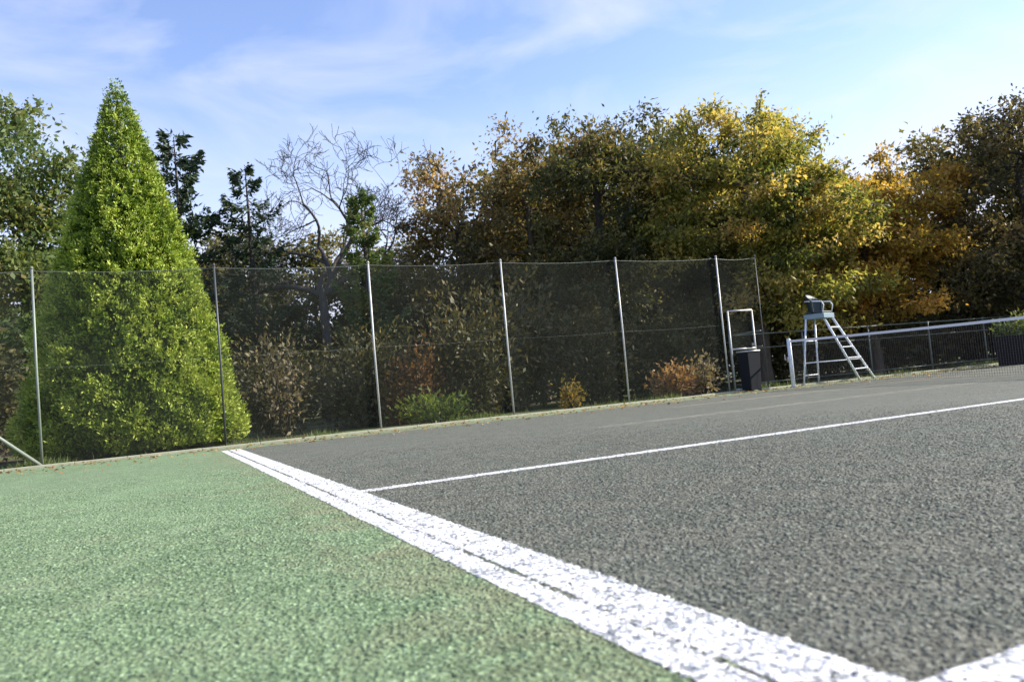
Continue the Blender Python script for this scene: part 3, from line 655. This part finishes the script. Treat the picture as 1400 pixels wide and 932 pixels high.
# a second row, shaded, that closes the gaps above the fence
rowlab = 'dark tree deep behind the cone evergreen'
rg0 = np.random.default_rng(5)
def copy_tree(o, loc, rz, sc):
    r = o.copy(); COL.objects.link(r); r.location = loc; r.rotation_euler = (0, 0, rz); r.scale = sc
    for ch in o.children:
        c = ch.copy(); COL.objects.link(c); c.parent = r; c.matrix_parent_inverse = ch.matrix_parent_inverse.copy()
    return r
    return r
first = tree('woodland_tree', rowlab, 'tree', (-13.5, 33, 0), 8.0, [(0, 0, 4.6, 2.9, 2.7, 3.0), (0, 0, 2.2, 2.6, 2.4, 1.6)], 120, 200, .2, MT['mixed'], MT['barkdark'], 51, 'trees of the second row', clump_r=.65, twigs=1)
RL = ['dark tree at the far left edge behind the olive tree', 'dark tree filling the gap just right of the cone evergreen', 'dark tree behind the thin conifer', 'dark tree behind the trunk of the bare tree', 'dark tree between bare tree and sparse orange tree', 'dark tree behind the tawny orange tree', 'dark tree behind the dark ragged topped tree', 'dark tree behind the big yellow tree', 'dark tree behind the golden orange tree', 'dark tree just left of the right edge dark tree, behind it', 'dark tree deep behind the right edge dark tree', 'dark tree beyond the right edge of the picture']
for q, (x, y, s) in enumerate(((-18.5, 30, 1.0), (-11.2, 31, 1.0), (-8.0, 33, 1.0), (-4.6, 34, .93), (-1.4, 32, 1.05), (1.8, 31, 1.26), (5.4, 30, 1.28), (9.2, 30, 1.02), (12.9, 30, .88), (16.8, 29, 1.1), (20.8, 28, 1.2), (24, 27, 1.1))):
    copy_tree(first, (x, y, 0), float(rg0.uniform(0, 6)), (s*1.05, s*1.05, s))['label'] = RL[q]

# shrubs behind the fence
rs = np.random.default_rng(9)
slab = 'dark evergreen shrub in shade behind the russet shrub'
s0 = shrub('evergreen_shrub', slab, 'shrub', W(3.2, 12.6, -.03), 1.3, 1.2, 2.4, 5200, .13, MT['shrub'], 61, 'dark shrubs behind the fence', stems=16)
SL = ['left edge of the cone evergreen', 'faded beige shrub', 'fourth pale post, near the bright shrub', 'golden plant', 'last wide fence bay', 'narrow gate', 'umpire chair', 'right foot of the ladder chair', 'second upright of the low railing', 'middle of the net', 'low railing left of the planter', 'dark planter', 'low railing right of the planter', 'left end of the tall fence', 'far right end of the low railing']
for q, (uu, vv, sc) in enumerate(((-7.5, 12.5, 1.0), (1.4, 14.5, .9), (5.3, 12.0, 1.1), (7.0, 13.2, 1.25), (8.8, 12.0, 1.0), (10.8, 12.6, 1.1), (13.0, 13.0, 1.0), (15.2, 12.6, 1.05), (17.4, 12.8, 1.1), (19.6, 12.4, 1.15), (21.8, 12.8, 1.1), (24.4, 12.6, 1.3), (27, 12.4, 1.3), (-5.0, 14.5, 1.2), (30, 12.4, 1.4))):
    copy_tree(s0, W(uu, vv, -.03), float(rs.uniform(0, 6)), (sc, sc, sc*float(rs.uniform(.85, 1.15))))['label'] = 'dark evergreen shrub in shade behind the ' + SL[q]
shrub('bright_shrub', 'bright yellow green low shrub at the foot of the fence middle', 'shrub', W(3.9, 9.7, -.03), .75, .4, .62, 900, .12, MT['bright'], 62, aspect=.35, upright=.5)
shrub('russet_shrub', 'russet brown shrub behind the second fence bay from the pale left post', 'shrub', W(3.9, 11.3, -.03), .65, .5, 1.9, 1500, .12, MT['rust'], 63, tint=.25)
shrub('orange_shrub', 'small orange leaved shrub behind the fence left of the bin', 'shrub', W(9.55, 9.9, -.03), .55, .4, .85, 900, .13, MT['rust'], 64, tint=.6)
shrub('tan_shrub', 'tan and yellow low plant between orange shrub and gate', 'shrub', W(10.6, 10.0, -.03), .4, .35, .95, 600, .12, MT['beige'], 65, tint=.6)
shrub('faded_shrub', 'faded beige shrub in shade between cone evergreen and bare tree', 'shrub', W(1.3, 11.9, -.03), .6, .5, 2.3, 800, .12, MT['beige'], 66, tint=.25)
shrub('golden_shrub', 'small golden plant low behind the third full fence bay', 'shrub', W(7.0, 9.9, -.03), .35, .3, .6, 400, .10, MT['orangeyel'], 67, tint=.4)

# planter with a clipped bush at the right edge, beyond the net
pr = empty('planter', (12.35, 19.3, 0), 'dark square planter at the right edge behind the net', 'planter')
mb = MB(); pc = Vector((12.35, 19.3, 0))
for z, s in ((0, .36), (.72, .42)):
    for a, b in ((-1, -1), (1, -1), (1, 1), (-1, 1)): mb.v.append(pc + U*(a*s) + V*(b*s) + Vector((0, 0, z)))
for z, s in ((.72, .38), (.62, .37)):
    for a, b in ((-1, -1), (1, -1), (1, 1), (-1, 1)): mb.v.append(pc + U*(a*s) + V*(b*s) + Vector((0, 0, z)))
for L0 in (0, 4, 8):
    for k in range(4): mb.f.append((L0+k, L0+(k+1) % 4, L0+4+(k+1) % 4, L0+4+k))
mb.f += [(3, 2, 1, 0)]
mb.build('pot', MT['tub'], pr, bevel=.01)
mb = MB(); mb.box(pc + Vector((0, 0, .60)), .70, .70, .05, U, V); mb.build('soil', MT['soil'], pr)
shrub('potted_bush', 'pale green rounded bush growing in the dark planter', 'shrub', pc + Vector((0, 0, .62)), .48, .48, .68, 1500, .09, MT['olive'], 68, tint=.6)

# fallen leaves along the kerb and on the far strip of the court
rg = np.random.default_rng(77); n = 1500; uu = rg.uniform(-6, 24, n); vv = KV - np.abs(rg.normal(0, .9, n)) - .02
P = np.array(T0)[None] + uu[:, None]*np.array(U) + vv[:, None]*np.array(V); P[:, 2] = rg.uniform(.006, .02, n)
D = rg.normal(size=(n, 3)); D[:, 2] *= .12; v = leaves(rg, P, .055, unit(D)*3, .3, .6, .12, 0); v[:, 2] = np.maximum(v[:, 2], .004)
tag(quads_obj('fallen_leaves', v, rg.normal(.6, .25, n), MT['rust']), kind='stuff')

# rough grass and weeds on the bank behind the kerb
rg = np.random.default_rng(78); n = 26000; uu = rg.uniform(-7, 26, n); vv = KV + .13 + np.abs(rg.normal(0, .55, n))
hg = (.03 + .07*np.clip(np.sin(uu*1.7) + .7*np.sin(uu*4.3 + 1) + rg.normal(0, .5, n), 0, 2))
P = np.array(T0)[None] + uu[:, None]*np.array(U) + vv[:, None]*np.array(V); P[:, 2] = -.03
D = rg.normal(size=(n, 3))*.35; D[:, 2] = 1
tag(quads_obj('rough_grass', leaves(rg, P, hg, unit(D), .12, .09, .05, 0), rg.normal(.45, .25, n), MT['olive']), kind='stuff')

# the far edge of the wood, one dark mass that closes the horizon
rg = np.random.default_rng(79); n = 60000; an = rg.uniform(R(-52), R(52), n); top_h = 3.6 + 1.2*np.sin(an*9) + .9*np.sin(an*23 + 1) + .5*np.sin(an*51)
P = np.stack([np.sin(an)*(42 + rg.normal(0, 1.6, n)), np.cos(an)*(42 + rg.normal(0, 1.6, n)), top_h*rg.uniform(0, 1, n)**.8], 1)
tag(quads_obj('far_wood', leaves(rg, P, .38, None, 1, .55, .2, .2), rg.normal(.35, .2, n), MT['shrub']), kind='stuff')
